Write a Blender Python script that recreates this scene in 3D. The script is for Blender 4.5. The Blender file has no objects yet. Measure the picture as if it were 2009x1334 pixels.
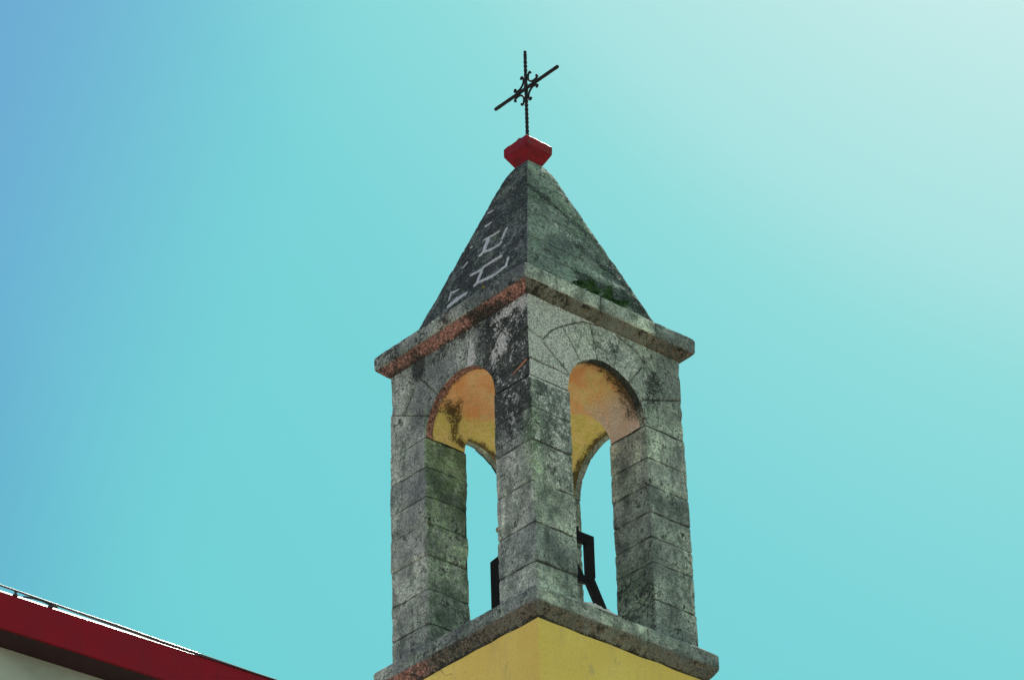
import bpy, math, random
from mathutils import Vector, Matrix, noise
random.seed(7)
R_ = math.radians
sc = bpy.context.scene
col = sc.collection

# ------------------------------------------------------------------ camera
Z0 = 18.07                                   # height of the belfry ledge above the ground
D, AZ, CH, YAW, PITCH, ROLL = 33.12708, R_(227.02624), -16.46628, R_(47.46893), R_(32.02339), R_(-1.89388)
F = Vector((math.cos(YAW)*math.cos(PITCH), math.sin(YAW)*math.cos(PITCH), math.sin(PITCH)))
Rv = Vector((math.sin(YAW), -math.cos(YAW), 0)); U = Rv.cross(F)
R2 = Rv*math.cos(ROLL)+U*math.sin(ROLL); U2 = -Rv*math.sin(ROLL)+U*math.cos(ROLL)
cd = bpy.data.cameras.new('camera'); cam = bpy.data.objects.new('camera', cd); col.objects.link(cam)
cd.sensor_width = 36; cd.lens = 6500/2009*36; cd.clip_start = .5; cd.clip_end = 6000
m = Matrix((R2, U2, -F)).transposed().to_4x4()
m.translation = Vector((D*math.cos(AZ), D*math.sin(AZ), CH+Z0))
cam.matrix_world = m
sc.camera = cam

# ------------------------------------------------------------------ world + sun
SUN_EL, SUN_AZ = R_(50), R_(29)              # azimuth counted from +x towards +y
sun_dir = Vector((math.cos(SUN_EL)*math.cos(SUN_AZ), math.cos(SUN_EL)*math.sin(SUN_AZ), math.sin(SUN_EL)))
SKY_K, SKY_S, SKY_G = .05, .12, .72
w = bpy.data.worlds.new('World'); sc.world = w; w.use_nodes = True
nt = w.node_tree; nt.nodes.clear()
out = nt.nodes.new('ShaderNodeOutputWorld'); bg = nt.nodes.new('ShaderNodeBackground')
sky = nt.nodes.new('ShaderNodeTexSky'); sky.sky_type = 'NISHITA'; sky.sun_disc = False
sky.sun_elevation = SUN_EL; sky.sun_rotation = math.pi/2-SUN_AZ
sky.air_density = 1.0; sky.dust_density = 2.2; sky.ozone_density = 1.0; sky.altitude = 50
# the photograph's cyan grade: the physical sky's brightness is mapped to its display colour in view
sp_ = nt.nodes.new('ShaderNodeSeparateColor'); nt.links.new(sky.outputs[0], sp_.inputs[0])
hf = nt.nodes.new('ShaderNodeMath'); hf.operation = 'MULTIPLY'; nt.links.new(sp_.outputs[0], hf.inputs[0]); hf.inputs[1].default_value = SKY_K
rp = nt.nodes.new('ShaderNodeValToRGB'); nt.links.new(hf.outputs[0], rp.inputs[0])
stops = [(0, (.24, .36, .37)), (.06, (.38, .54, .52)), (.13, (.66, .88, .82)), (.19, (.48, .72, .70)), (.265, (.145, .60, .64)), (.30, (.170, .640, .672)), (.40, (.195, .655, .687)), (.52, (.285, .718, .718)),  # lowest stops lift the unseen sky behind the camera to fill shaded faces
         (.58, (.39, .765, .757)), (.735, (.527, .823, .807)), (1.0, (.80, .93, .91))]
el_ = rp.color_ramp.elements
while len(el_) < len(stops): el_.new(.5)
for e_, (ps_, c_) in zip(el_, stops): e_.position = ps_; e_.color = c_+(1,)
# deeper blue away from the sun's side of the sky
tcw = nt.nodes.new('ShaderNodeTexCoord'); dp = nt.nodes.new('ShaderNodeVectorMath'); dp.operation = 'DOT_PRODUCT'
nt.links.new(tcw.outputs['Generated'], dp.inputs[0]); la = R_(47.47+90); dp.inputs[1].default_value = (math.cos(la), math.sin(la), .38)
mr = nt.nodes.new('ShaderNodeMapRange'); mr.interpolation_type = 'SMOOTHSTEP'; nt.links.new(dp.outputs['Value'], mr.inputs[0])
mr.inputs[1].default_value = .270; mr.inputs[2].default_value = .395
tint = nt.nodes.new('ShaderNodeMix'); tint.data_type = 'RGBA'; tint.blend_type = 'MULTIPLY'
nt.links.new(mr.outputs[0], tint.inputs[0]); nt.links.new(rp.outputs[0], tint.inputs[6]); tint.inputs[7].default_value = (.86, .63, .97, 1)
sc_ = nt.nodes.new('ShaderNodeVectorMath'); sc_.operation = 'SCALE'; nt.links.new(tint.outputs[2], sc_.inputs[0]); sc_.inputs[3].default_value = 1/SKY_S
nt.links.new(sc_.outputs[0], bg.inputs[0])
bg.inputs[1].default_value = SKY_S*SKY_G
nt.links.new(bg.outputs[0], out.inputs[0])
sl = bpy.data.lights.new('sun', 'SUN'); sl.energy = 5.0; sl.angle = R_(.5); sl.color = (1, .93, .82)
so = bpy.data.objects.new('sun', sl); col.objects.link(so)
so.rotation_euler = sun_dir.to_track_quat('Z', 'Y').to_euler(); so.location = (0, 0, 60)
vs = sc.view_settings; vs.view_transform = 'Standard'; vs.look = 'None'; vs.gamma = 1; vs.exposure = .474

# ------------------------------------------------------------------ node helpers
class NT:
    def __init__(s, name):
        s.m = bpy.data.materials.new(name); s.m.use_nodes = True
        s.t = s.m.node_tree; s.b = s.t.nodes['Principled BSDF']
        tc = s.t.nodes.new('ShaderNodeTexCoord'); s.co = tc.outputs['Object']
    def lk(s, v, inp):
        if isinstance(v, (int, float)): inp.default_value = v
        elif isinstance(v, tuple): inp.default_value = v if len(v) == len(inp.default_value) else v+(1,)
        else: s.t.links.new(v, inp)
    def noise(s, scale, detail=4, rough=.5, co=None, off=(0, 0, 0), sc3=(1, 1, 1), dist=0):
        mp = s.t.nodes.new('ShaderNodeMapping'); s.lk(co or s.co, mp.inputs[0])
        mp.inputs[1].default_value = off; mp.inputs[3].default_value = sc3
        n = s.t.nodes.new('ShaderNodeTexNoise'); s.lk(mp.outputs[0], n.inputs['Vector'])
        n.inputs['Scale'].default_value = scale; n.inputs['Detail'].default_value = detail
        n.inputs['Roughness'].default_value = rough; n.inputs['Distortion'].default_value = dist
        return n.outputs['Fac']
    def vor(s, scale, feat='F1', off=(0, 0, 0)):
        mp = s.t.nodes.new('ShaderNodeMapping'); s.lk(s.co, mp.inputs[0]); mp.inputs[1].default_value = off
        n = s.t.nodes.new('ShaderNodeTexVoronoi'); n.feature = feat; s.lk(mp.outputs[0], n.inputs['Vector'])
        n.inputs['Scale'].default_value = scale
        return n.outputs['Distance']
    def math(s, op, a, b=0.0, c=0.0, clamp=False):
        n = s.t.nodes.new('ShaderNodeMath'); n.operation = op; n.use_clamp = clamp
        s.lk(a, n.inputs[0]); s.lk(b, n.inputs[1]); s.lk(c, n.inputs[2]); return n.outputs[0]
    def step(s, v, lo, hi, a=0.0, b=1.0):
        n = s.t.nodes.new('ShaderNodeMapRange'); n.interpolation_type = 'SMOOTHSTEP'
        s.lk(v, n.inputs[0]); n.inputs[1].default_value = lo; n.inputs[2].default_value = hi
        n.inputs[3].default_value = a; n.inputs[4].default_value = b; return n.outputs[0]
    def mix(s, f, a, b, mode='MIX'):
        n = s.t.nodes.new('ShaderNodeMix'); n.data_type = 'RGBA'; n.blend_type = mode
        s.lk(f, n.inputs[0]); s.lk(a, n.inputs[6]); s.lk(b, n.inputs[7]); return n.outputs[2]
    def attr(s, name):
        n = s.t.nodes.new('ShaderNodeAttribute'); n.attribute_name = name
        sp = s.t.nodes.new('ShaderNodeSeparateColor'); s.lk(n.outputs['Color'], sp.inputs[0]); return sp.outputs
    def bump(s, h, strength, dist, prev=None):
        n = s.t.nodes.new('ShaderNodeBump'); s.lk(h, n.inputs['Height'])
        n.inputs['Strength'].default_value = strength; n.inputs['Distance'].default_value = dist
        if prev is not None: s.lk(prev, n.inputs['Normal'])
        return n.outputs[0]
    def done(s, colr, rough=.9, nrm=None, metal=0, spec=.3):
        s.lk(colr, s.b.inputs['Base Color']); s.lk(rough, s.b.inputs['Roughness'])
        s.b.inputs['Metallic'].default_value = metal; s.b.inputs['Specular IOR Level'].default_value = spec
        if nrm is not None: s.lk(nrm, s.b.inputs['Normal'])
        return s.m

def stone_mat():
    k = NT('weathered_stone')
    A = k.attr('wa'); B = k.attr('wb')
    grime_shade, lime, moss = A[0], A[1], A[2]; joint, red, tone = B[0], B[1], B[2]
    nz = lambda n, g=2.4: k.math('ADD', k.math('MULTIPLY', k.math('SUBTRACT', n, .5), g), .5)
    two = lambda a, b, wa=.5, g=4.2: nz(k.math('ADD', k.math('MULTIPLY', a, wa), k.math('MULTIPLY', b, 1-wa)), g)
    rb = k.noise(1.9, 5, .6); rm_ = k.noise(5.5, 9, .68); rm2 = k.noise(7, 9, .70, off=(5, 3, 9))
    rf = k.noise(34, 6, .7); rg = k.noise(86, 3, .75); rfl = k.noise(24, 8, .78, off=(9, 1, 4), dist=.5)
    st = nz(k.noise(1, 6, .68, sc3=(13, 13, 1.8)))
    nb = nz(rb); nm = nz(rm_); nf = nz(rf); gr = nz(rg)
    # coverage masks: attribute 0 = bare, 1 = fully covered
    cover = lambda n, w_, soft=.10: k.step(k.math('ADD', n, w_), 1.0-soft, 1.0+soft)
    base = k.mix(k.step(nm, .22, .82), (.20, .23, .205), (.62, .68, .60))
    base = k.mix(k.step(nb, .3, .8, 0, .6), base, (.345, .365, .37))
    base = k.mix(k.step(st, .5, .95, 0, .7), base, (.155, .18, .17))
    base = k.mix(1.0, base, k.mix(tone, (.70, .72, .74), (1.26, 1.24, 1.20)), 'MULTIPLY')
    broad = nz(k.noise(1.25, 4, .55, off=(7, 7, 3), dist=.8), 3.2)
    base = k.mix(1.0, base, k.mix(k.step(broad, .1, .9), (.74, .79, .78), (1.40, 1.46, 1.38)), 'MULTIPLY')
    mm = cover(two(rm2, rf, .6, 3), moss, .45)
    base = k.mix(mm, base, k.mix(1.0, base, (.70, .95, .58), 'MULTIPLY'))
    rmk = cover(two(rm_, rf, .5, 3), red, .35)
    rsel = k.step(red, .60, .80); rn = k.step(k.math('ADD', k.math('MULTIPLY', nf, .5), k.math('MULTIPLY', nm, .5)), .2, .85)
    base = k.mix(rmk, base, k.mix(rsel, k.mix(rn, (.085, .070, .050), (.27, .215, .155)), k.mix(rn, (.15, .08, .07), (.68, .37, .30))))
    gm = cover(two(rm_, rfl, .5), k.math('ADD', grime_shade, .10), .16)
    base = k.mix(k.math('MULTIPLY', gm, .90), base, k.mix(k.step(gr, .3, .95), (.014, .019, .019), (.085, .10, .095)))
    lm = cover(two(rm2, rfl, .42), k.math('ADD', lime, .02), .10)
    base = k.mix(k.math('MULTIPLY', lm, .88), base, k.mix(k.step(gr, .1, .8), (.48, .51, .47), (.80, .84, .78)))
    spk = k.math('ADD', k.math('MULTIPLY', nf, .45), k.math('MULTIPLY', gr, .55))
    base = k.mix(1.0, base, k.mix(k.step(spk, .14, .88), (.27, .28, .285), (1.68, 1.68, 1.64)), 'MULTIPLY')
    pit = k.step(k.math('ADD', k.vor(17), k.math('MULTIPLY', nb, .10)), .11, .19, 1, 0)
    base = k.mix(k.math('MULTIPLY', pit, .8), base, (.025, .028, .025))
    jm = k.step(k.math('ADD', joint, k.math('MULTIPLY', nf, .30)), .60, 1.0, 0, .8)
    base = k.mix(jm, base, (.05, .055, .05))
    n1 = k.bump(nm, .5, .02)
    n2 = k.bump(k.math('SUBTRACT', spk, k.math('MULTIPLY', pit, .8)), .8, .010, n1)
    return k.done(base, .95, n2, spec=.08)

def vault_mat():
    k = NT('painted_plaster_vault')
    A = k.attr('wa')
    yel, mould, pink = A[0], A[1], A[2]
    nz = lambda n, g=2.4: k.math('ADD', k.math('MULTIPLY', k.math('SUBTRACT', n, .5), g), .5)
    nb = nz(k.noise(3.0, 6, .62, dist=.6)); nm = nz(k.noise(11, 8, .72)); nf = nz(k.noise(48, 5, .65)); nw = nz(k.noise(7, 9, .75, off=(4, 4, 1), dist=1.8))
    base = k.mix(k.step(nb, .1, .9), (.93, .45, .19), (.97, .62, .34))
    ym = k.step(k.math('ADD', yel, k.math('MULTIPLY', k.math('SUBTRACT', nb, .5), .8)), .1, .9)
    base = k.mix(ym, base, k.mix(k.step(nm, .2, .8), (.78, .66, .19), (.96, .76, .32)))
    pm = k.step(k.math('ADD', pink, k.math('MULTIPLY', k.math('SUBTRACT', nb, .5), .4)), .2, .9)
    base = k.mix(pm, base, k.mix(nf, (.58, .48, .42), (.86, .74, .64)))
    base = k.mix(k.step(nw, .72, .86, 0, .40), base, (.42, .19, .09))
    base = k.mix(k.step(nz(k.noise(9, 8, .7, off=(1, 4, 8), dist=1)), .74, .92, 0, .45), base, (.82, .70, .52))
    base = k.mix(1.0, base, k.mix(k.step(nf, .1, .9), (.82, .82, .80), (1.1, 1.1, 1.08)), 'MULTIPLY')
    g = k.math('ADD', nz(k.math('ADD', k.math('MULTIPLY', nm, .5), k.math('MULTIPLY', nf, .5)), 1.7), mould)
    base = k.mix(k.step(g, .82, 1.32, 0, .92), base, k.mix(nf, (.010, .010, .006), (.11, .08, .04)))
    return k.done(base, .9, k.bump(nm, .35, .015), spec=.12)

def paint_wall_mat(name, c1, c2, c3):
    k = NT(name)
    nz = lambda n, g=2.4: k.math('ADD', k.math('MULTIPLY', k.math('SUBTRACT', n, .5), g), .5)
    nb = nz(k.noise(1.1, 5, .6)); ns = nz(k.noise(1, 7, .7, sc3=(7, 7, .8))); nf = nz(k.noise(60, 3, .6)); nm = nz(k.noise(5, 8, .7, off=(2, 2, 2)))
    base = k.mix(k.step(nb, .1, .9), c1, c2)
    base = k.mix(k.step(ns, .5, 1.0, 0, .5), base, c3)
    base = k.mix(k.step(nm, .70, 1.0, 0, .55), base, (.45, .40, .20))
    base = k.mix(k.step(nz(k.noise(8, 8, .78, off=(3, 1, 6), dist=2.2), 3), .98, 1.12, 0, .8), base, (.12, .13, .08))
    base = k.mix(k.step(nf, .2, .9, 0, .22), base, (.42, .36, .15))
    mp = k.t.nodes.new('ShaderNodeMapping'); k.lk(k.co, mp.inputs[0])
    wv = k.t.nodes.new('ShaderNodeTexNoise'); wv.inputs['Scale'].default_value = 2.5; k.lk(mp.outputs[0], wv.inputs['Vector'])
    ad = k.t.nodes.new('ShaderNodeVectorMath'); ad.operation = 'ADD'; k.lk(k.co, ad.inputs[0]); k.lk(wv.outputs['Color'], ad.inputs[1])
    vv = k.t.nodes.new('ShaderNodeTexVoronoi'); vv.feature = 'DISTANCE_TO_EDGE'; vv.inputs['Scale'].default_value = 1.3; k.lk(ad.outputs[0], vv.inputs['Vector'])
    ck = k.math('MULTIPLY', k.step(vv.outputs['Distance'], .002, .010, 1, 0), k.step(nb, .45, .8, 0, .65))
    base = k.mix(ck, base, (.16, .13, .06))
    return k.done(base, .8, k.bump(k.math('ADD', nf, k.math('MULTIPLY', nm, 2.0)), .45, .008), spec=.2)

def simple_mat(name, c1, c2, scale=8, rough=.5, metal=0, spec=.4, bs=.2, bd=.005, det=6):
    k = NT(name)
    n = k.noise(scale, det, .6)
    return k.done(k.mix(k.step(n, .35, .65), c1, c2), rough, k.bump(k.noise(scale*4, 4, .6), bs, bd), metal, spec)

def worn_paint(name, c1, c2, dirt, scale, rough, spec):
    k = NT(name)
    nz = lambda n, g=2.4: k.math('ADD', k.math('MULTIPLY', k.math('SUBTRACT', n, .5), g), .5)
    nb = nz(k.noise(scale, 6, .65)); ns = nz(k.noise(1, 6, .7, sc3=(scale*3, scale*3, scale*.5), off=(3, 1, 2))); nf = nz(k.noise(scale*9, 6, .75, off=(1, 8, 2)))
    base = k.mix(k.step(nb, .1, .9), c1, c2)
    base = k.mix(k.step(ns, .55, 1.05, 0, .55), base, dirt)
    base = k.mix(k.step(nf, 1.02, 1.10, 0, .8), base, (.42, .36, .33))
    base = k.mix(k.step(nf, -.02, -.12, 0, .7), base, dirt)
    return k.done(base, k.step(nb, .1, .9, rough-.08, rough+.15), k.bump(k.math('ADD', nb, nf), .35, .004), spec=spec)

M = {}
M['stone'] = stone_mat()
M['vault'] = vault_mat()
M['yellow'] = paint_wall_mat('yellow_lime_paint', (.93, .69, .15), (.99, .79, .20), (.74, .56, .19))
M['redpaint'] = worn_paint('worn_dark_red_paint', (.19, .005, .012), (.31, .010, .018), (.06, .012, .014), 7, .5, .22)
M['iron'] = simple_mat('black_wrought_iron', (.010, .010, .011), (.022, .019, .017), 60, .65, 0, .3, .6, .004)
M['steel'] = simple_mat('black_painted_steel', (.006, .005, .008), (.012, .010, .012), 20, .6, 0, .2, .1, .002)
M['fascia'] = worn_paint('maroon_fascia_paint', (.24, .004, .015), (.31, .007, .021), (.13, .010, .018), 1.6, .6, .15)
M['mortar'] = simple_mat('pale_mortar', (.50, .56, .55), (.68, .74, .73), 30, .95, 0, .1, .6, .006)
M['whitemortar'] = simple_mat('white_mortar', (.50, .49, .44), (.78, .77, .70), 26, .95, 0, .1, .8, .01)
M['zinc'] = simple_mat('galvanised_edge', (.75, .75, .74), (.85, .85, .83), 12, .28, 1, .5, .1, .002)
M['darksheet'] = simple_mat('dark_roof_sheet', (.05, .035, .045), (.08, .05, .06), 4, .6, 0, .3, .1, .003)
M['whiteboard'] = simple_mat('white_painted_board', (.80, .79, .74), (.88, .87, .82), 15, .6, 0, .3, .1, .002)
M['ground'] = simple_mat('dry_ground', (.15, .13, .10), (.23, .20, .16), .15, .95, 0, .1, .4, .05)
M['soffit'] = simple_mat('dark_soffit_paint', (.035, .012, .018), (.05, .016, .022), 3, .7)
M['rooftile'] = simple_mat('roof_sheet', (.42, .36, .30), (.52, .46, .40), 1.2, .8, 0, .2, .2, .01)
M['rubber'] = simple_mat('black_cable', (.012, .012, .012), (.02, .02, .02), 20, .5)

def leaf_mat(name, c1, c2):
    k = NT(name)
    k.b.inputs['Transmission Weight'].default_value = 0
    return k.done(k.mix(k.step(k.noise(38, 3), .35, .65), c1, c2), .5, spec=.3)
M['fern'] = leaf_mat('fern_leaf', (.008, .042, .014), (.07, .20, .055))
M['sprout'] = leaf_mat('yellow_leaf', (.45, .42, .03), (.62, .55, .06))

def church_wall_mat():
    k = NT('grey_green_render')
    nb = k.noise(1.4, 6, .6)
    sep = k.t.nodes.new('ShaderNodeSeparateXYZ'); k.lk(k.co, sep.inputs[0])
    base = k.mix(k.step(nb, .35, .65), (.38, .44, .37), (.54, .60, .52))
    h = k.math('ADD', sep.outputs[2], k.math('MULTIPLY', nb, .25))
    base = k.mix(k.step(h, -.13, .03, 0, .85), base, (.42, .36, .10))
    return k.done(base, .85, k.bump(k.noise(30, 4), .2, .004), spec=.2)
M['churchwall'] = church_wall_mat()

# ------------------------------------------------------------------ object helpers
def mesh_obj(name, verts, faces, mat, parent=None, smooth=False, cols=None):
    me = bpy.data.meshes.new(name); me.from_pydata([tuple(v) for v in verts], [], faces); me.update()
    if cols:
        for an, arr in cols.items():
            ca = me.color_attributes.new(an, 'FLOAT_COLOR', 'POINT')
            flat = []
            for c in arr: flat += [c[0], c[1], c[2], 1.0]
            ca.data.foreach_set('color', flat)
    me.materials.append(mat)
    if smooth:
        me.polygons.foreach_set('use_smooth', [True]*len(me.polygons))
    o = bpy.data.objects.new(name, me); col.objects.link(o)
    if parent: o.parent = parent
    return o
def tag(o, label=None, cat=None, group=None, kind=None):
    for k, v in (('label', label), ('category', cat), ('group', group), ('kind', kind)):
        if v: o[k] = v
    return o
def empty(name, loc):
    o = bpy.data.objects.new(name, None); col.objects.link(o); o.location = loc; o.empty_display_size = .2
    return o
class MB:
    def __init__(s): s.v = []; s.f = []
    def add(s, vs_, fs):
        b = len(s.v); s.v += [Vector(v) for v in vs_]; s.f += [tuple(i+b for i in f) for f in fs]
    def box(s, x0, x1, y0, y1, z0, z1):
        s.add([(x, y, z) for z in (z0, z1) for y in (y0, y1) for x in (x0, x1)],
              [(0, 2, 3, 1), (4, 5, 7, 6), (0, 1, 5, 4), (2, 6, 7, 3), (0, 4, 6, 2), (1, 3, 7, 5)])
    def tube(s, pts, r, n=8, rad=None):
        pts = [Vector(p) for p in pts]; rings = []
        for i, p in enumerate(pts):
            t = (pts[min(i+1, len(pts)-1)]-pts[max(i-1, 0)]).normalized()
            a = t.cross(Vector((1, 0, 0)));
            if a.length < .2: a = t.cross(Vector((0, 0, 1)))
            a.normalize(); b = t.cross(a).normalized()
            rr = rad[i] if rad else r
            rings.append([p+(a*math.cos(q*2*math.pi/n)+b*math.sin(q*2*math.pi/n))*rr for q in range(n)])
        vs_ = [v for rg in rings for v in rg]; fs = []
        for i in range(len(rings)-1):
            for q in range(n): fs.append((i*n+q, i*n+(q+1) % n, (i+1)*n+(q+1) % n, (i+1)*n+q))
        fs.append(tuple(range(n))[::-1]); fs.append(tuple((len(rings)-1)*n+q for q in range(n)))
        s.add(vs_, fs)
    def ball(s, c, r, n=10, sq=(1, 1, 1)):
        vs_ = []; fs = []
        for i in range(1, n):
            for j in range(n):
                a = math.pi*i/n; b = 2*math.pi*j/n
                vs_.append((c[0]+r*sq[0]*math.sin(a)*math.cos(b), c[1]+r*sq[1]*math.sin(a)*math.sin(b), c[2]+r*sq[2]*math.cos(a)))
        for i in range(n-2):
            for j in range(n): fs.append((i*n+j, (i+1)*n+j, (i+1)*n+(j+1) % n, i*n+(j+1) % n))
        vs_ += [(c[0], c[1], c[2]+r*sq[2]), (c[0], c[1], c[2]-r*sq[2])]; T = len(vs_)-2
        for j in range(n): fs.append((T, j, (j+1) % n)); fs.append((T+1, (n-2)*n+(j+1) % n, (n-2)*n+j))
        s.add(vs_, fs)
    def build(s, name, mat, parent=None, smooth=False, origin=None):
        v = s.v
        if origin: v = [p-Vector(origin) for p in v]
        o = mesh_obj(name, v, s.f, mat, parent, smooth)
        if origin: o.location = origin
        return o

# ------------------------------------------------------------------ weathering field, plus painted shade along the soffits
A_ = 1.2
def g3(p, c, r):
    d = sum(((p[i]-c[i])/r[i])**2 for i in range(3)); return math.exp(-d) if d < 9 else 0.0
def sst(x, a, b):
    t = min(1, max(0, (x-a)/(b-a))) if a != b else 0; return t*t*(3-2*t)
def weather(p, nx=0, ny=0, wall=True):
    x, y, z = p
    L = x < -1.1 and nx < -.5; Rr = y < -1.1 and ny < -.5
    if not wall: return weather_moulding(x, y, z, nx, ny)
    grime_shade = lime = moss = red = 0.0
    near = (1-sst(x, -.62, -.45))*(1-sst(y, -.62, -.45))
    grime_shade = .12; lime = .04
    if near > 0:
        up = sst(z, 1.25, 1.75)
        if L:
            grime_shade += near*(.22*up+.30*sst(z, 1.9, 2.4)); lime += near*up*(.20+.14*g3((0, 0, z), (0, 0, 1.75), (1, 1, .3)))
        else:
            grime_shade += near*up*.26; lime += near*up*.34
        moss += near*.75*g3((x, y, z), (-1.2, -1.2, 1.95), (.22, .22, .5))
    if L and z > 2.7:
        grime_shade += .34*g3((0, y, z), (0, -.70, 3.25), (1, .5, .5))+.95*g3((0, y, z), (0, .69, 3.70), (1, .11, .16))
        grime_shade += .22*sst(z, 3.5, 3.8)*(1 if y < .5 else .3)+.12*sst(-y, -.2, .3)
        for c, r, a in (((-.215, 3.50), (.07, .24), .95), ((-.22, 3.38), (.10, .08), .5), ((-.76, 3.36), (.09, .22), .52), ((-.84, 3.74), (.20, .06), .75), ((-1.13, 3.72), (.09, .12), .6), ((-.60, 3.25), (.05, .14), .4)):
            lime += a*g3((0, y, z), (0, c[0], c[1]), (1, r[0], r[1]))
    if Rr and z > 2.7:
        lime += .34*(1-sst(x, .25, .9))+.06
        grime_shade += .50*g3((x, 0, z), (.74, 0, 3.28), (.13, 1, .17))+.30*g3((x, 0, z), (-1.0, 0, 3.62), (.2, 1, .2))
        grime_shade += .30*g3((x, 0, z), (-.66, 0, 3.66), (.3, 1, .08))+.25*g3((x, 0, z), (.15, 0, 3.62), (.16, 1, .15))+.1
        lime += .8*g3((0, 0, z), (0, 0, 3.795), (1, 1, .03))*(1-sst(x, -.4, .1))
    if x < -.5 and y > .5:                    # left pier
        if y < .62 and z < 3.1: moss += .28+.28*sst(z, 1.0, 2.4); grime_shade += .04
    if x > .5 and y < -.5 and x < .64 and not Rr:
        grime_shade += .30*g3((0, 0, z), (0, 0, .4), (1, 1, .6)); moss += .35*(1-sst(z, .8, 1.6))
    return (max(0, grime_shade), max(0, lime), max(0, moss)), red

def weather_moulding(x, y, z, nx, ny):
    grime_shade = .12; lime = .03; moss = red = 0.0
    left = x < -abs(y) or nx < -.5
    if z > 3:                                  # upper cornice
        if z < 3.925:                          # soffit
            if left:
                red = .88; grime_shade = .12+.62*g3((0, y, 0), (0, -.62, 1), (9, .22, 9))*sst(-z, -3.93, -3.84)+.45*g3((0, y, 0), (0, -.45, 1), (9, .16, 9))+.30*g3((0, y, 0), (0, .70, 1), (9, .2, 9))+.25*sst(y, .6, 1.2)+.25*sst(-z, -3.86, -3.82)  # last term paints a shade line where the soffit meets the wall
            else: red = .58; grime_shade = .22+.18*(1-sst(x, -1.2, -.4)); lime = 0
        else:
            if left: red = .50*g3((0, y, 0), (0, .02, 1), (9, .17, 9)); grime_shade = .25+.15*sst(y, .1, .5)
            else: grime_shade = .02; lime = .12
    else:
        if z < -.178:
            if left: red = .62+.35*sst(y, .3, .8); grime_shade = .27+.15*g3((0, y, 0), (0, .1, 1), (9, .5, 9))+.35*sst(-z, .29, .335)  # last term is painted shade: dark gap between soffit and shaft
            else: red = .58; grime_shade = .20+.35*sst(-z, .29, .335); lime = 0  # second term paints the same shadow gap on this side
        elif z > .05 and max(abs(x), abs(y)) < 1.22: lime = 1.1; grime_shade = -.2  # unseen belfry floor, made pale to bounce sun up into the vault
        elif z > -.008: lime = .45; grime_shade = 0
        else: grime_shade = .22 if left else .08; moss = .1; lime = .3*g3((0, y, 0), (0, .42, 0), (9, .08, 9)) if left else .14
    return (grime_shade, lime, moss), red
def n3(p, s, o=0.0):
    return noise.noise_vector(Vector((p[0]*s+o, p[1]*s+o*1.7, p[2]*s-o)))
def n1(p, s, o=0.0):
    return noise.noise(Vector((p[0]*s+o, p[1]*s+o*1.7, p[2]*s-o)))

# ------------------------------------------------------------------ rounded, chipped stone block
def block(V, Fc, WA, WB, x0, x1, y0, y1, z0, z1, res=.024, tone=None, chip=1.0, shear=None):
    h = Vector(((x1-x0)/2, (y1-y0)/2, (z1-z0)/2)); c = Vector(((x0+x1)/2, (y0+y1)/2, (z0+z1)/2))
    if tone is None: tone = random.random()
    seed = random.uniform(0, 50)
    N = [max(2, int(round(2*h[i]/res))) for i in range(3)]
    idx = {}
    def vid(i, j, k):
        key = (i, j, k)
        if key in idx: return idx[key]
        q = Vector((-h[0]+2*h[0]*i/N[0], -h[1]+2*h[1]*j/N[1], -h[2]+2*h[2]*k/N[2]))
        nrm = [0, 0, 0]
        for a, (ii, nn) in enumerate(((i, N[0]), (j, N[1]), (k, N[2]))):
            if ii == 0: nrm[a] = -1
            elif ii == nn: nrm[a] = 1
        P = c+q
        if shear: P.z += shear(P)
        r = .008+chip*.045*max(0, n1(P, 5.5, seed)-.12)+chip*.014*max(0, n1(P, 17, seed))
        if P.x > -.7 and P.y > .5 and 1.1 < P.z < 2.3: r *= 2.6
        inner = Vector([max(-h[a]+r, min(h[a]-r, q[a])) for a in range(3)])
        d = q-inner
        if d.length > 1e-6: q2 = inner+d.normalized()*min(r, d.length)
        else: q2 = q
        P2 = c+q2
        if shear: P2.z += shear(P2)
        P2 += n3(P2, 4, 3)*.006+n3(P2, 22, 8)*.003
        idx[key] = len(V); V.append(P2)
        wa, red = weather(P, nrm[0], nrm[1]); WA.append(wa); WB.append((.85*(.75+.9*n1(P2, 6, 2)) if (nrm[2] and (nrm[0] or nrm[1])) else 0, red, tone))
        return idx[key]
    for a in range(3):
        b, e = (a+1) % 3, (a+2) % 3
        for side in (0, 1):
            for u in range(N[b]):
                for v_ in range(N[e]):
                    def key(uu, vv):
                        t = [0, 0, 0]; t[a] = N[a]*side; t[b] = uu; t[e] = vv; return vid(*t)
                    q = [key(u, v_), key(u+1, v_), key(u+1, v_+1), key(u, v_+1)]
                    if side == 0: q.reverse()
                    Fc.append(tuple(q))

# ------------------------------------------------------------------ THE TOWER
tower = empty('bell_tower', (0, 0, 0))
tag(tower, 'square church bell tower of weathered stone with open arched belfry, pyramid spire and yellow shaft', 'bell tower')
deck = empty('belfry_origin_tmp', (0, 0, 0)); bpy.data.objects.remove(deck)
def tw(o): o.location.z += Z0; return o
LEAN = Rv*.014

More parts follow.
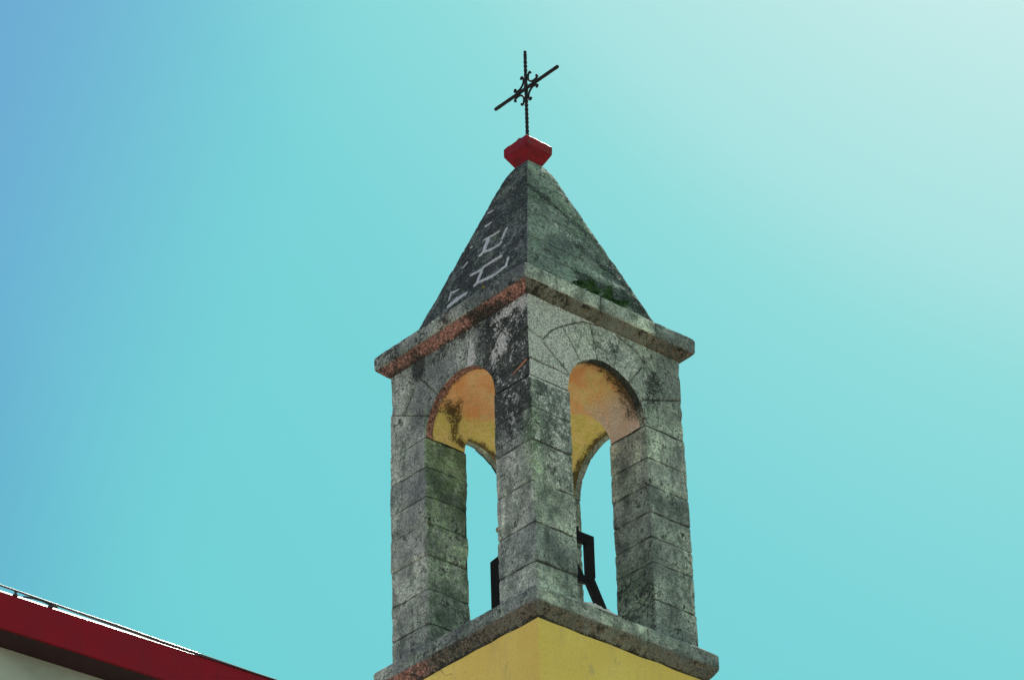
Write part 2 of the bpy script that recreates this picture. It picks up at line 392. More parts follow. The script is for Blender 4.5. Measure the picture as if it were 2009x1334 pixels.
ZS = 2.745; CX = -.022; RA = .60                 # springing height, arch centre offset, arch radius
NJ, FJ = -A_+.61, A_-.622                        # jamb planes
piers = {
 'near': (-A_, NJ, -A_, NJ, [.04, .40, .876, 1.396, 1.915, 2.335, ZS]),
 'left': (-A_-.004, NJ, FJ, A_+.024, [.04, .36, .79, 1.225, 1.632, 1.976, 2.36, ZS]),
 'right': (FJ, A_+.01, -A_, NJ, [.04, .50, .98, 1.30, 1.62, 1.968, 2.326, ZS]),
 'far': (FJ, A_, FJ, A_, [.04, .6, 1.1, 1.6, 2.1, ZS])}
for nm, (x0, x1, y0, y1, zz) in piers.items():
    V, Fc, WA, WB = [], [], [], []
    for a, b in zip(zz[:-1], zz[1:]):
        jx = [random.uniform(-.006, .006) for _ in range(4)]
        tn = random.random()
        block(V, Fc, WA, WB, x0+jx[0], x1+jx[1], y0+jx[2], y1+jx[3], a+.003, b-.003, tone=tn, chip=1.0)
    b0 = len(V); i_ = .014
    cx = [(x, y, z) for z in (0, ZS) for y in (y0+i_, y1-i_) for x in (x0+i_, x1-i_)]
    for q in cx: V.append(Vector(q)); WA.append((.2, 0, .2)); WB.append((1, 0, .3))
    for f in [(0, 2, 3, 1), (4, 5, 7, 6), (0, 1, 5, 4), (2, 6, 7, 3), (0, 4, 6, 2), (1, 3, 7, 5)]: Fc.append(tuple(b0+i for i in f))
    o = tw(mesh_obj('belfry_pier', V, Fc, M['stone'], tower, False, {'wa': WA, 'wb': WB}))
    if nm == 'near': o['label'] = 'near corner pier streaked with black and white lichen'

# joints of the arch walls: segments and arcs in face coordinates (u along the face, z)
def segd(px, pz, a, b):
    ax, az, bx, bz = a[0], a[1], b[0], b[1]; dx, dz = bx-ax, bz-az
    t = max(0, min(1, ((px-ax)*dx+(pz-az)*dz)/(dx*dx+dz*dz))); return math.hypot(px-ax-dx*t, pz-az-dz*t)
def rad(deg, r0=.58, r1=1.07, d1=None):
    a = R_(deg); b = R_(d1 if d1 is not None else deg)
    return ((CX+r0*math.cos(a), ZS+r0*math.sin(a)), (CX+r1*math.cos(b), ZS+r1*math.sin(b)))
def poly(*pts): return list(zip(pts[:-1], pts[1:]))
JR = [rad(158, d1=152), rad(127.6), rad(100.7), rad(75.8), rad(52, r1=.97), rad(29, r1=1.0, d1=26),
      ((.89, 3.185), (1.2, 3.30)), ((-1.2, 2.965), (-.60, 2.962))] + \
     poly((-.972, 3.282), (-.847, 3.445), (-.661, 3.588), (-.331, 3.772), (.0, 3.83)) + \
     poly((.179, 3.798), (.462, 3.715), (.66, 3.58), (.814, 3.41), (.896, 3.248), (.93, 3.18)) + [((-1.2, 3.33), (-.99, 3.30))]
JL = [((1.247, 3.338), (.608, 3.042)), ((.608, 3.042), (.494, 2.98)), ((.953, 3.229), (.749, 3.511)), ((.749, 3.511), (.87, 3.62)), rad(50, r1=1.02), rad(100), rad(132.5, r1=1.02), rad(154, d1=149), ((-1.2, 2.95), (-.60, 2.935))] + \
     poly((-.30, 3.80), (-.352, 3.782), (-.683, 3.61), (-.895, 3.367), (-.925, 3.284)) + [((-1.2, 3.36), (-.92, 3.30))]
JG = [rad(a) for a in (25, 50, 76, 101, 128, 155)]
def groove(js, u, z, wd=.012):
    d = min(segd(u, z, a, b) for a, b in js)
    d += .006*noise.noise(Vector((u*14, z*14, 3)))
    return 1-sst(d, wd*.35, wd*1.2)
SIDES = [((0, -1), JR), ((-1, 0), JL), ((0, 1), JG), ((1, 0), JG)]
def build_arches():
    V, Fc, WA, WB = [], [], [], []
    ZT = 3.815
    us = [(-A_+(NJ_+A_)*i/44) for NJ_ in (CX-RA,) for i in range(44)]
    us += [CX-RA*math.cos(math.pi*i/96) for i in range(97)]
    us += [(CX+RA)+(A_-CX-RA)*i/44 for i in range(1, 45)]
    nz = 84
    for (nx, ny), js in SIDES:
        b = len(V)
        for u in us:
            dz = RA*RA-(u-CX)**2
            zl = ZS+(math.sqrt(dz) if dz > 0 else 0)
            for k in range(nz+1):
                z = zl+(ZT-zl)*k/nz
                p = Vector((nx*A_ if nx else u, ny*A_ if ny else u, z))
                # offset of both faces that meet at the corner, so the corner stays closed
                jt = 0; off = Vector((0, 0, 0))
                for (mx, my), jj in SIDES:
                    if (mx and abs(p.x-mx*A_) < 1e-5) or (my and abs(p.y-my*A_) < 1e-5):
                        uu = p.y if mx else p.x
                        g = groove(jj, uu, z); jt = max(jt, g)
                        off -= Vector((mx, my, 0))*g*.014
                # corner rounding / chips
                cr = min(abs(abs(p.x)-A_)+abs(abs(p.y)-A_), 1)
                ch = max(0, .016-cr)*.5+max(0, n1(p, 7, 4)-.15)*.022*max(0, 1-cr/.06)
                off -= Vector((math.copysign(1, p.x), math.copysign(1, p.y), 0))*ch
                if p.y > 1.1 and z < 3.33-.46*max(0, (1.2-p.y)) and nx <= 0: off.y += .022 if p.y > A_-1e-4 else .0
                q = p+off+n3(p, 4, 3)*.006+n3(p, 22, 8)*.003
                V.append(q)
                wa, red = weather(p, nx, ny); WA.append(wa)
                tn = .5+.5*n1((round(math.atan2(z-ZS, u-CX)*2.3), nx*3, ny*5), 1.37, 2)
                WB.append((jt, red, tn))
        W = nz+1
        for i in range(len(us)-1):
            for k in range(nz):
                q = (b+i*W+k, b+(i+1)*W+k, b+(i+1)*W+k+1, b+i*W+k+1)
                flip = (nx == -1 or ny == 1)
                Fc.append(q[::-1] if flip else q)
        # stone ring of the intrados, 10 cm deep
        b = len(V); na = 96; depth = .10
        for i in range(na+1):
            t = math.pi*i/na; u = CX-RA*math.cos(t); z = ZS+RA*math.sin(t)
            for k in range(6):
                s = A_-depth*k/5
                p = Vector((nx*s if nx else u, ny*s if ny else u, z))
                pe = Vector((nx*A_ if nx else u, ny*A_ if ny else u, z))
                if k == 0:
                    g = groove(js, u, z); q = pe-Vector((nx, ny, 0))*g*.014+n3(pe, 4, 3)*.006+n3(pe, 22, 8)*.003
                else: q = p+n3(p, 4, 3)*.006+n3(p, 22, 8)*.003
                V.append(q)
                if nx == -1: WA.append((.12, .0, 0)); WB.append((0, .92, .8))
                elif ny == -1:
                    WA.append((.75*sst(u, -.35, -.1)*(1-sst(u, .5, .58))+.1, 0, 0)); WB.append((0, .25, .5))
                else: WA.append((.1, 0, 0)); WB.append((0, .2, .5))
        for i in range(na):
            for k in range(5):
                q = (b+i*6+k, b+i*6+k+1, b+(i+1)*6+k+1, b+(i+1)*6+k)
                Fc.append(q[::-1] if (nx == -1 or ny == 1) else q)
        # inner side faces of the ring down to the plaster are closed by the vault mesh
    # top lid
    b = len(V)
    for q in ((-A_, -A_), (A_, -A_), (A_, A_), (-A_, A_)): V.append(Vector((q[0]*.98, q[1]*.98, ZT-.01))); WA.append((0, 0, 0)); WB.append((0, 0, .5))
    Fc.append((b, b+1, b+2, b+3))
    return tw(mesh_obj('arch_wall', V, Fc, M['stone'], tower, False, {'wa': WA, 'wb': WB}))
build_arches()

def build_vault():
    V, Fc, WA = [], [], []
    na = 72; ny = 40; r = RA-.006; E = A_-.09
    for axis in (0, 1):                      # barrel runs along y (0) or x (1)
        for sgn in (-1, 1):
            b = len(V)
            for i in range(na+1):
                t = math.pi*i/na; u = CX-r*math.cos(t); z = ZS+r*math.sin(t)
                lim = abs(u-CX)
                for k in range(ny+1):
                    s0 = sgn*E; s1 = CX+sgn*lim
                    s = s0+(s1-s0)*k/ny
                    p = Vector((u, s, z)) if axis == 0 else Vector((s, u, z))
                    edge = min(1, (E-abs(s))/.02)
                    V.append(p+n3(p, 5, 1)*.008*edge)
                    x, y = p.x, p.y
                    yel = sst(x+y, -.05, .75)
                    if axis == 1 and sgn < 0: yel = sst(-z, -3.27, -3.02)
                    if axis == 0 and sgn < 0: yel = .34+.15*sst(-x, -.1, .5)*sst(y, -1.2, -.5)
                    mould = pink = 0
                    if axis == 0 and sgn < 0:
                        pink = sst(x, .1, .6)*.8
                        mould = .95*sst(x, -.45, -.1)*(1-sst(z, 2.9, 2.75)*0)*math.exp(-((y+1.15)/(.13+.12*sst(x, 0, .4)))**2)
                        mould *= (1-sst(-z, -2.98, -2.75))
                    if axis == 1 and sgn < 0:
                        mould = .95*g3((x, y, z), (-.92, .44, 3.13), (.15, .3, .13))+.75*g3((x, y, z), (-.80, .53, 2.96), (.07, .3, .12))+.9*g3((x, y, z), (-.66, .57, 2.84), (.14, .3, .07))+.5*math.exp(-((x+1.12)/.05)**2)
                    if sgn > 0:
                        mould = .85*math.exp(-((abs(s)-1.10)/.10)**2)+.75*math.exp(-((z-2.98-.10*(axis == 0))/.05)**2)*sst(s, .3, .6)*(axis == 1)
                    WA.append((yel, mould, pink))
            W = ny+1
            for i in range(na):
                for k in range(ny):
                    q = (b+i*W+k, b+(i+1)*W+k, b+(i+1)*W+k+1, b+i*W+k+1)
                    Fc.append(q if (sgn < 0) == (axis == 0) else q[::-1])
    return tw(mesh_obj('vault', V, Fc, M['vault'], tower, False, {'wa': WA}))
build_vault()

# ------------------------------------------------------------------ swept square mouldings
def sweep(name, prof, mat, joints, jw=.012, res=.022, amp=.006, fine=.003, chip=.014, parent=tower, tones=6, jd=.014, wfun=None, tonek=1.0, dark=()):
    """prof: (offset from the axis, z) from bottom to top; joints: dict side -> list of u; sides R=-y, E=+x, B=+y, L=-x"""
    pts = [Vector((prof[0][0], prof[0][1]))]; isedge = [False]
    for a, b in zip(prof[:-1], prof[1:]):
        d = math.hypot(b[0]-a[0], b[1]-a[1]); n = max(1, int(d/res))
        for i in range(1, n+1):
            pts.append(Vector((a[0]+(b[0]-a[0])*i/n, a[1]+(b[1]-a[1])*i/n))); isedge.append(i == n)
    ns = max(20, int(2*max(p[0] for p in prof)/res))
    V, Fc, WA, WB = [], [], [], []
    sides = [('R', (1, 0), (0, -1)), ('E', (0, 1), (1, 0)), ('B', (-1, 0), (0, 1)), ('L', (0, -1), (-1, 0))]
    np_ = len(pts)
    for sn, (tx, ty), (nx, ny) in sides:
        js = joints.get(sn, [])
        for i in range(ns):
            t = -1+2*i/ns
            for k, pt in enumerate(pts):
                o_, z = pt; u = t*o_
                p = Vector((tx*u+nx*o_, ty*u+ny*o_, z))
                cu = tx*u+ty*u                 # world coordinate along the side
                g = 0; bi = 0
                for j in js:
                    dd = abs(cu-j)+.008*noise.noise(Vector((z*12, j*9, 1)))
                    g = max(g, 1-sst(dd, jw*.4, jw*1.3)); bi += cu > j
                q = p-Vector((nx, ny, 0))*g*jd
                if isedge[k] and chip:
                    c = .006+chip*max(0, n1(p, 6, 9)-.05)+chip*.6*max(0, n1(p, 19, 2))
                    ctr = Vector((p.x*.9, p.y*.9, (prof[0][1]+prof[-1][1])/2)); q += (ctr-p).normalized()*c
                cr = o_*(1-abs(t))
                if cr < .05:
                    q -= Vector((nx*o_+tx*u, ny*o_+ty*u, 0)).normalized()*(.012*(1-cr/.05)*.5+max(0, n1((0, 0, z+nx), 8, nx+ny*3))*.012*(1-cr/.05))
                q += n3(p, 4, 3)*amp+n3(p, 22, 8)*fine
                V.append(q)
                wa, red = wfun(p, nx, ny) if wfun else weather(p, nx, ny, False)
                if z in dark: g = .80*(.7+.9*n1(p, 5, 6))
                WA.append(wa); WB.append((g, red, (.5+.5*math.sin(bi*2.4+nx*3+ny*7+1))*tonek))
    T = 4*ns
    for i in range(T):
        for k in range(np_-1):
            a = i*np_+k; b = ((i+1) % T)*np_+k
            Fc.append((a, b, b+1, a+1))
    return tw(mesh_obj(name, V, Fc, mat, parent, False, {'wa': WA, 'wb': WB}))

TO = 1.341
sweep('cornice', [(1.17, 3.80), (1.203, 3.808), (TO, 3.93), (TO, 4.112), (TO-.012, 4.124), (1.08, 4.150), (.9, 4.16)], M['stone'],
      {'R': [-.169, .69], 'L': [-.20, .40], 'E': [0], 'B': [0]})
LO = 1.363
sweep('ledge', [(.9, -.338), (1.263, -.334), (LO, -.184), (LO, -.012), (LO-.028, .014), (1.2, .055), (.6, .06), (.0, .062)], M['stone'],
      {'R': [-.44, .28], 'L': [.508], 'E': [0], 'B': [0]})

def wspire(p, nx, ny):
    x, y, z = p; grime_shade = lime = moss = 0
    if nx < -.5: moss = .2; grime_shade = .50+.2*g3((0, y, z), (0, .1, 4.75), (1, .35, .3))
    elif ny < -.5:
        band = lambda x0, z0, sl, w_: math.exp(-(((z-z0)-sl*(x-x0))/w_)**2)
        grime_shade = .22+.50*band(.1, 4.62, -.1, .10)*sst(x, -.35, 0)+.32*band(.3, 5.15, -.5, .09)*sst(x, -.1, .2)+.3*band(.2, 5.75, -.6, .08)+.2*sst(x, .45, .8)
        moss = .32; lime = .10+.32*band(.3, 4.84, -.15, .06)*sst(x, 0, .2)+.18*band(0, 5.4, -.5, .12)
    return (grime_shade, lime, moss), 0
spire_prof = [(1.097, 4.10), (1.097, 4.125), (.2145, 6.568), (.122, 6.723), (.05, 6.73)]
def courses():
    pr = [spire_prof[0], spire_prof[1]]; dk = set()
    z = 4.125; random.seed(3)
    while z < 6.3:
        z2 = min(6.45, z+random.uniform(.27, .33)); f = lambda q: 1.097+(.2145-1.097)*(q-4.125)/(6.568-4.125)
        pr += [(f(z2-.014)+random.uniform(0, .006), z2-.014), (f(z2-.006)-.008, z2-.006), (f(z2)+.002, z2)]; dk.add(Vector((0, z2-.006))[1])
        z = z2
    pr += spire_prof[2:]
    return pr, dk
spr_, dk_ = courses()
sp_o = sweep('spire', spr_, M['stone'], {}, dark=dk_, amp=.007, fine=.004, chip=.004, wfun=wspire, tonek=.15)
sp_o.location += LEAN
# pale pointing mortar smeared over the joints of the left slope of the spire
def spire_left(y, z, out_=.004):
    f = 1.097+(.2145-1.097)*(z-4.125)/(6.568-4.125)
    n = Vector((-(6.568-4.125), 0, (1.097-.2145))).normalized()
    p = Vector((-f, y, z))+LEAN; return p+n3(p, 4, 3)*.007+n*(out_+.006)
segs = {'a': [(0.151, 5.192), (0.08, 5.227), (0.078, 5.35), (0.07, 5.458)], 'b': [(0.174, 5.476), (0.024, 5.463), (-0.135, 5.455)],
 'c': [(0.08, 5.227), (-0.044, 5.186), (-0.233, 5.16), (-0.262, 5.209)], 'd': [(-0.242, 5.233), (-0.255, 5.325), (-0.273, 5.427)],
 'e': [(0.03, 4.622), (-0.03, 4.652), (-0.033, 4.771), (-0.036, 4.857)], 'f': [(0.2, 4.91), (0.08, 4.885), (-0.03, 4.872), (-0.065, 4.906), (-.22, 4.90), (-0.394, 4.884)],
 'g': [(-0.03, 4.652), (-0.14, 4.628), (-0.248, 4.61), (-0.374, 4.589), (-0.48, 4.603), (-0.588, 4.614)], 'h': [(-0.548, 4.594), (-0.552, 4.679), (-0.535, 4.777)],
 'i': [(0.488, 4.562), (0.334, 4.571), (0.22, 4.58), (0.125, 4.591)], 'j': [(0.491, 4.663), (0.495, 4.797), (0.42, 4.78), (0.34, 4.772)],
 'k': [(0.451, 5.172), (0.40, 5.20), (0.365, 5.242)], 'l': [(.309, 6.028), (.25, 6.01), (.201, 6.014)], 'm': [(.26, 5.768), (.2, 5.76), (.134, 5.77)], 'n': [(.43, 5.508), (.383, 5.513)],
 'o': [(.36, 4.585), (.33, 4.62), (.31, 4.634)]}
wds = dict(a=.027, b=.011, c=.016, d=.017, e=.024, f=.016, g=.02, h=.015, i=.028, j=.010, k=.012, l=.010, m=.012, n=.009, o=.01)
random.seed(11)
for key, pl in segs.items():
    mb = MB()
    pts = []
    for (a, b) in zip(pl[:-1], pl[1:]):
        n = max(2, int(math.hypot(b[0]-a[0], b[1]-a[1])/.018))
        for i in range(n): pts.append((a[0]+(b[0]-a[0])*i/n, a[1]+(b[1]-a[1])*i/n))
    pts.append(pl[-1]); W_ = wds[key]*1.2; rows = []
    for i, (y, z) in enumerate(pts):
        y0, z0_ = pts[max(0, i-1)]; y1, z1_ = pts[min(len(pts)-1, i+1)]
        d = Vector((y1-y0, z1_-z0_)); d.normalize(); nn = Vector((-d[1], d[0]))
        e = .45 if i in (0, len(pts)-1) else 1
        wa_ = W_*e*(1+.5*noise.noise(Vector((y*30, z*30, 1)))); wb_ = W_*e*(1+.7*noise.noise(Vector((y*30, z*30, 7))))
        rows.append([(y+nn[0]*wa_, z+nn[1]*wa_, -.006), (y+nn[0]*wa_*.8, z+nn[1]*wa_*.8, .005), (y-nn[0]*wb_*.8, z-nn[1]*wb_*.8, .005), (y-nn[0]*wb_, z-nn[1]*wb_, -.006)])
    vs_ = [spire_left(q[0], q[1], q[2]) for r in rows for q in r]; fs = []
    for i in range(len(rows)-1):
        for k in range(3): fs.append((i*4+k, i*4+k+1, (i+1)*4+k+1, (i+1)*4+k))
    mb.add(vs_, fs)
    tw(mb.build('mortar_pointing', M['mortar'], tower))['label'] = 'pale mortar smeared over a joint of the left slope'

mb = MB(); pr_ = [(-.925, 2.862), (-.985, 2.885), (-1.05, 2.915), (-1.11, 2.937), (-1.165, 2.95)]
rows = []
for i, (y, z) in enumerate(pr_):
    wv = (.005, .008, .012, .015, .008)[i]
    for (dz_, o_) in ((wv, -.01), (wv*.8, .006), (-wv*.8, .006), (-wv, -.01)):
        p = Vector((-A_, y, z+dz_)); rows.append(p+n3(p, 4, 3)*.006+Vector((-o_, 0, 0)))
mb.add(rows, [(i*4+k, i*4+k+1, (i+1)*4+k+1, (i+1)*4+k) for i in range(4) for k in range(3)])
tw(mb.build('joint_filler', simple_mat('orange_clay', (.42, .16, .08), (.62, .30, .16), 30, .9), tower))['label'] = 'thin sliver of orange clay filler in a joint of the near corner'

# whitish lump of mortar on the lip of the ledge, in the sun
mb = MB(); rows = []; n = 44
for i in range(n+1):
    x = -.66+.56*i/n; e = math.sin(math.pi*min(1, max(0, i/n)))**.4 if 0 < i < n else 0
    h_ = e*(.035+.045*max(0, .5+noise.noise(Vector((x*16, 1, 2))))*(1.2-i/n)); d_ = .012*noise.noise(Vector((x*20, 5, 2)))
    for (y, z) in ((-1.352+d_, -.006), (-1.345+d_, h_*.35), (-1.325, h_), (-1.29, h_*1.1), (-1.24, .02)): rows.append((x, y, z))
mb.add(rows, [(i*5+k, (i+1)*5+k, (i+1)*5+k+1, i*5+k+1) for i in range(n) for k in range(4)])
tw(mb.build('mortar_ridge', M['whitemortar'], tower))['label'] = 'sunlit whitish mortar along the lip of the ledge beside the near pier'

# red capstone
def cap():
    prof = [(.0, 6.70), (.118, 6.715), (.213, 6.885), (.215, 6.995), (.204, 7.008), (.03, 7.138), (0, 7.13)]
    V = []; Fc = []; n = 18
    pp = [Vector(prof[0])]
    for a, b in zip(prof[:-1], prof[1:]):
        m_ = max(1, int(math.hypot(b[0]-a[0], b[1]-a[1])/.016))
        for i in range(1, m_+1): pp.append(Vector((a[0]+(b[0]-a[0])*i/m_, a[1]+(b[1]-a[1])*i/m_)))
    for (tx, ty), (nx, ny) in (((1, 0), (0, -1)), ((0, 1), (1, 0)), ((-1, 0), (0, 1)), ((0, -1), (-1, 0))):
        for i in range(n):
            t = -1+2*i/n
            for o_, z in pp:
                p = Vector((tx*t*o_+nx*o_, ty*t*o_+ny*o_, z))
                if abs(t) > .93 : p.x *= .975; p.y *= .975
                if z > 7.01: p.z += .035*n1(p, 16, 3)
                V.append(p+n3(p, 14, 5)*.004)
    T = 4*n; K = len(pp)
    for i in range(T):
        for k in range(K-1):
            Fc.append((i*K+k, ((i+1) % T)*K+k, ((i+1) % T)*K+k+1, i*K+k+1))
    return tw(mesh_obj('capstone', V, Fc, M['redpaint'], tower))
cp_ = cap(); cp_.location += LEAN; cp_['label'] = 'dark red painted capstone at the tip of the spire'

# yellow shaft
def wsh(p, nx, ny): return (0, 0, 0), 0
sh = sweep('tower_shaft', [(1.263, -Z0), (1.263, -6), (1.263, -.3345), (.9, -.336)], M['yellow'], {}, res=.25, amp=.01, fine=0, chip=0, wfun=wsh)
sh['label'] = 'yellow painted shaft below the stone ledge'
# knob on the near pier's jamb
mb = MB(); mb.tube([(-1.15, -.60, 1.06), (-1.15, -.572, 1.06)], .018, 10); mb.ball((-1.15, -.552, 1.06), .033, 12, (1, .8, 1.05))
tw(mb.build('knob', simple_mat('tan_ceramic', (.22, .18, .10), (.34, .28, .17), 30, .6), tower, True))

# ------------------------------------------------------------------ wrought iron cross
cross = empty('wrought_iron_cross', (LEAN.x, LEAN.y, Z0+7.08))
tag(cross, 'black wrought iron cross with small scrolls standing on the red capstone', 'cross')
cross.rotation_euler = (R_(0), R_(.6), 0)
zc = 7.918-7.08
mb = MB(); random.seed(5)
pts = [(0, 0, -.03+i*.02) for i in range(71)]; rd = []
for i in range(71):
    rd.append(.0205+.0030*math.sin(i*1.9)*(1 if i < 35 or 45 < i < 66 else .3)+random.uniform(0, .002))
mb.tube(pts, .017, 8, rd); mb.tube([(0, 0, 1.36), (0, 0, 1.385)], .012, 8); mb.ball((0, 0, 1.40), .021, 10)
mb.build('upright', M['iron'], cross)
mb = MB()
pts = [(0, -.575+i*.02, zc) for i in range(58)]; mb.tube(pts, .019, 8, [.0215+random.uniform(0, .0025) for _ in pts])
mb.ball((0, -.577, zc), .023, 8); mb.ball((0, .567, zc), .023, 8)
mb.tube([(0, 0, zc-.05), (0, 0, zc+.05)], .026, 8)
mb.build('crossbar', M['iron'], cross)
for sy, sz in ((1, 1), (-1, 1), (-1, -1), (1, -1)):
    mb = MB(); half = []
    ctrl = [(.086, .196), (.082, .210), (.068, .212), (.055, .200), (.046, .175), (.042, .145), (.048, .112), (.063, .085), (.084, .063)]
    path = ctrl+[(z, y) for y, z in reversed(ctrl[:-1])]
    sm = []
    for i in range(len(path)-1):
        p0 = path[max(0, i-1)]; p1 = path[i]; p2 = path[i+1]; p3 = path[min(len(path)-1, i+2)]
        for j in range(4):
            t = j/4
            sm.append(tuple(.5*((2*p1[q])+(-p0[q]+p2[q])*t+(2*p0[q]-5*p1[q]+4*p2[q]-p3[q])*t*t+(-p0[q]+3*p1[q]-3*p2[q]+p3[q])*t**3) for q in (0, 1)))
    sm.append(path[-1])
    mb.tube([(0, sy*a, zc+sz*b) for a, b in sm], .0135, 7)
    for a, b in (ctrl[0], ctrl[0][::-1]): mb.ball((0, sy*a, zc+sz*b), .0175, 8)
    mb.tube([(0, sy*.026, zc+sz*.15), (0, sy*.05, zc+sz*.15)], .014, 6)
    mb.tube([(0, sy*.15, zc+sz*.026), (0, sy*.15, zc+sz*.05)], .014, 6)
    mb.build('scroll', M['iron'], cross, True)

# ------------------------------------------------------------------ bell frame in the belfry
def strap(mb, a, b, wd, th):
    """flat bar from a to b (x, z) in a plane y = const"""
    d = Vector((b[0]-a[0], b[1]-a[1])); d.normalize(); n = Vector((-d[1], d[0]))*wd/2
    q = [(a[0]+n[0], a[1]+n[1]), (a[0]-n[0], a[1]-n[1]), (b[0]-n[0], b[1]-n[1]), (b[0]+n[0], b[1]+n[1])]
    v = [(x, -th/2, z) for x, z in q]+[(x, th/2, z) for x, z in q]
    mb.add(v, [(0, 1, 2, 3), (7, 6, 5, 4), (0, 4, 5, 1), (1, 5, 6, 2), (2, 6, 7, 3), (3, 7, 4, 0)])
bf = empty('bell_bracket', (.4, -.35, Z0+.06))
tag(bf, 'black steel bracket with bent arm standing in the right arched opening', 'metal bracket')
ox, oz = .4, .06
mb = MB(); P = lambda x, z: (x-ox, z-oz)
poly_ = [(.02, 1.56), (.205, 1.575), (.225, 1.64), (.232, 1.585), (.471, 1.625), (.456, 1.03), (.39, 1.0), (.341, .985), (.325, 1.08), (.322, 1.48), (.20, 1.462), (.02, 1.45)]
def plate(mb, pl, y0, y1):
    n = len(pl); v = [(x-ox, y0, z-oz) for x, z in pl]+[(x-ox, y1, z-oz) for x, z in pl]
    mb.add(v, [tuple(range(n)), tuple(range(2*n-1, n-1, -1))]+[(i, i+n, (i+1) % n+n, (i+1) % n) for i in range(n)])
mb = MB(); plate(mb, [(.05, 1.575), (.212, 1.570), (.226, 1.66), (.236, 1.60), (.27, 1.60), (.468, 1.603), (.468, 1.49), (.05, 1.46)], -.03, .03); mb.build('top_arm', M['steel'], bf)
mb = MB(); plate(mb, [(.345, 1.489), (.468, 1.489), (.466, 1.075), (.40, .99), (.345, 1.02)], -.028, .028); mb.build('upright', M['steel'], bf)
mb = MB(); plate(mb, [(.05, 1.06), (.22, 1.06), (.215, 1.17), (.30, 1.04), (.344, 1.04), (.344, .97), (.225, .95), (.05, .92)], -.026, .026); mb.build('lower_arm', M['steel'], bf)
mb = MB(); plate(mb, [(.33, 1.0), (.455, 1.06), (1.02, .0), (.88, .0)], -.024, .024); mb.build('brace', M['steel'], bf)
po = empty('steel_post', (-.45, .27, Z0+.06))
tag(po, 'black steel post with slanted top standing in the left arched opening', 'metal post')
mb = MB(); mb.add([(x, y, z) for x, y, z in ((-.03, -.075, 0), (.03, -.075, 0), (.03, .075, 0), (-.03, .075, 0), (-.03, -.075, 1.225), (.03, -.075, 1.225), (.03, .073, 1.20), (-.03, .073, 1.20))],
                  [(0, 3, 2, 1), (4, 5, 6, 7), (0, 1, 5, 4), (1, 2, 6, 5), (2, 3, 7, 6), (3, 0, 4, 7)])
mb.build('post', M['steel'], po)
mb = MB(); mb.box(-.09, .09, -.11, .11, 0, .012)
mb.build('base_plate', M['steel'], po)

# ------------------------------------------------------------------ ferns on the cornice
def fern(name, loc, n, L, seed):
    random.seed(seed); mb = MB()
    for i in range(n):
        az = random.uniform(0, 2*math.pi); ln = L*random.uniform(.7, 1.3); lift = random.uniform(.7, 1.7)
        d = Vector((math.cos(az), math.sin(az), 0)); sd = Vector((-d.y, d.x, 0)); pts = []
        for j in range(9):
            t = j/8; pts.append(d*ln*t*.75+Vector((0, 0, lift*ln*t*(1-.55*t))))
        for j in range(1, 9):
            p = pts[j]; q = pts[j-1]; ll = .050*math.sin(math.pi*min(1, (j+.6)/9.6))+.010
            for s in (-1, 1):
                tip = p+sd*s*ll+(p-q)*.9+Vector((0, 0, -.3*ll))
                mid = p+sd*s*ll*.5; wv = (p-q).normalized()*.0085
                mb.add([p-wv*.4, mid-wv, tip, mid+wv, p+wv*.5], [(0, 1, 2, 3, 4)])
            mb.add([q-sd*.0025, q+sd*.0025, p+sd*.0025, p-sd*.0025], [(0, 1, 2, 3)])
    o = mb.build(name, M['fern'], None); o.location = (loc[0], loc[1], loc[2]+Z0)
    return o
fl = [(-.45, .9, 6, .13), (-.34, 1., 8, .19), (-.22, 1., 7, .15), (-.10, .95, 8, .18), (.02, .95, 8, .19), (.12, .9, 6, .14), (.22, .9, 6, .16), (.30, .9, 4, .10)]
fo = empty('fern_tuft', (-.07, -1.235, Z0+4.15))
tag(fo, 'dark green fern tuft growing on the cornice at the foot of the right spire slope', 'fern')
for i, (x, s, n, L) in enumerate(fl):
    f = fern('frond_cluster', (0, 0, 0), n, L, 20+i); f.parent = fo; f.location = (x+.05, random.uniform(-.03, .03), 0)
random.seed(2); mb = MB()
for i in range(9):
    az = random.uniform(0, 6.3); d = Vector((math.cos(az), math.sin(az), 0)); sd = Vector((-d.y, d.x, 0)); b = Vector((0, 0, .015*i/2))
    tip = b+d*.035+Vector((0, 0, .03)); mid = b+d*.018+Vector((0, 0, .018))
    mb.add([b, mid+sd*.011, tip, mid-sd*.011], [(0, 1, 2, 3)])
mb.tube([(0, 0, -.02), (.003, 0, .03), (0, .004, .06)], .003, 5)
sp = mb.build('weed_sprout', M['sprout']); sp.location = (-1.22, -.50, Z0+4.15)
tag(sp, 'tiny yellow green weed sprouting on the cornice below the left spire slope', 'weed')

# ------------------------------------------------------------------ church building, lower left
ea = Vector((-8.39875, -1.95611, 0)); eb = Vector((-5.41464, -2.05513, 0)); dx = (eb-ea).normalized()
ang = math.atan2(dx.y, dx.x)
ch = empty('church_building', (ea.x, ea.y, Z0-2.65)); ch.rotation_euler = (0, 0, ang)
tag(ch, 'church building with maroon roof fascia over a grey green wall, at the lower left', 'building')
X0, X1, DP = -6.0, 5.6, 9.0                    # extent along the eave, depth
# local frame: x along the eave, y away from the camera, z=0 top of fascia
def lbox(name, x0, x1, y0, y1, z0, z1, mat, parent=ch):
    mb = MB(); mb.box(x0, x1, y0, y1, z0, z1); return mb.build(name, mat, parent)
FH = .345
lbox('fascia', X0, X1, 0, .03, -FH, 0, M['fascia'])
lbox('soffit', X0, X1, .031, .36, -FH+.003, -FH+.03, M['soffit'])
wl = lbox('wall', X0+.3, X1-.3, .33, DP-.3, -(Z0-2.65), -FH+.001, M['churchwall'])
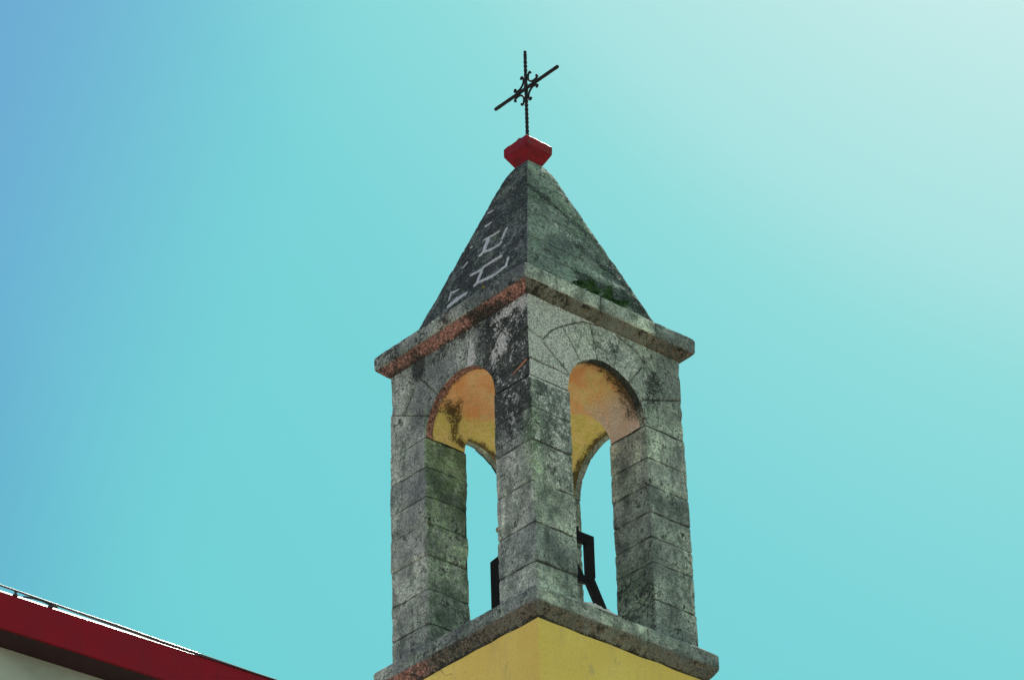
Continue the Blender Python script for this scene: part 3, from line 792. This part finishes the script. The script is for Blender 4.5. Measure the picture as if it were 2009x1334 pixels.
# sloping roof behind the fascia
mb = MB(); q = [(X0, .031, -.06), (X1, .031, -.06), (X1, DP/2, 1.0), (X0, DP/2, 1.0), (X1, DP, -.06), (X0, DP, -.06)]
mb.add(q+[(a, b, c-.05) for a, b, c in q], [(0, 1, 2, 3), (3, 2, 4, 5), (7, 6, 9, 8), (8, 9, 11, 10), (0, 6, 7, 1), (4, 10, 11, 5), (1, 7, 8, 2), (2, 8, 10, 4), (3, 9, 6, 0), (5, 11, 9, 3)])
mb.build('roof', M['rooftile'], ch)
# zinc lip: rounded bright edge on the fascia, and a dark flashing strip on standoffs above it
mb = MB(); mb.tube([(X0, .012, .004), (X1, .012, .004)], .006, 12); mb.build('gutter_lip', M['zinc'], ch, True)
mb = MB(); mb.add([(X0, .03, .0), (X1, .03, .0), (X1, .115, .085), (X0, .115, .085), (X0, .035, -.01), (X1, .035, -.01), (X1, .125, .08), (X0, .125, .08)],
                  [(0, 1, 2, 3), (7, 6, 5, 4), (0, 4, 5, 1), (3, 2, 6, 7), (0, 3, 7, 4), (1, 5, 6, 2)])
mb.build('upstand', M['whiteboard'], ch)
# flashing: gap under it closes towards the tower
mb = MB(); n = 24; vs_ = []
for i in range(n+1):
    x = X0+(X1-X0)*i/n; t = max(0, min(1.25, (1.8-x)/1.8)) if x > 0 else 1+(-x)*.25
    g = .004+.050*min(t, 1.6)
    th = .008+.014*sst(x, .5, 1.3)*(1-sst(x, 1.8, 3.0))
    for (y, z) in ((-.012, g), (-.012, g+th), (.008, g+th+.004), (.008, g+.004)): vs_.append((x, y, z))
fs = [(i*4+k, i*4+(k+1) % 4, (i+1)*4+(k+1) % 4, (i+1)*4+k) for i in range(n) for k in range(4)]+[(0, 3, 2, 1), (n*4, n*4+1, n*4+2, n*4+3)]
mb.add(vs_, [f[::-1] for f in fs]); mb.build('flashing', M['darksheet'], ch)
mb = MB(); mb.tube([tuple(Vector(vs_[i*4+1])+Vector((0, .004, .004))) for i in range(n+1)], .004, 8); mb.build('flashing_edge', M['zinc'], ch, True)
for x in (.16, .53):
    mb = MB(); mb.box(x-.010, x+.010, -.008, .006, .008, .055); mb.box(x-.022, x+.022, -.010, .02, .006, .02); mb.build('standoff', M['darksheet'], ch)
cb = MB(); cb.tube([(.24, -.004, .022), (.34, -.008, .036), (.44, -.006, .040), (.52, -.004, .030), (.60, .0, .024)], .009, 8)
c_ = cb.build('cable', M['rubber'], None, True); c_.matrix_world = Matrix.Translation(ch.location) @ Matrix.Rotation(ang, 4, 'Z')
tag(c_, 'short black cable lying along the top edge of the maroon fascia', 'cable')

# ------------------------------------------------------------------ ground
mb = MB(); S = 3000; mb.add([(-S, -S, 0), (S, -S, 0), (S, S, 0), (-S, S, 0)], [(0, 1, 2, 3)])
tag(mb.build('ground', M['ground']), kind='structure')
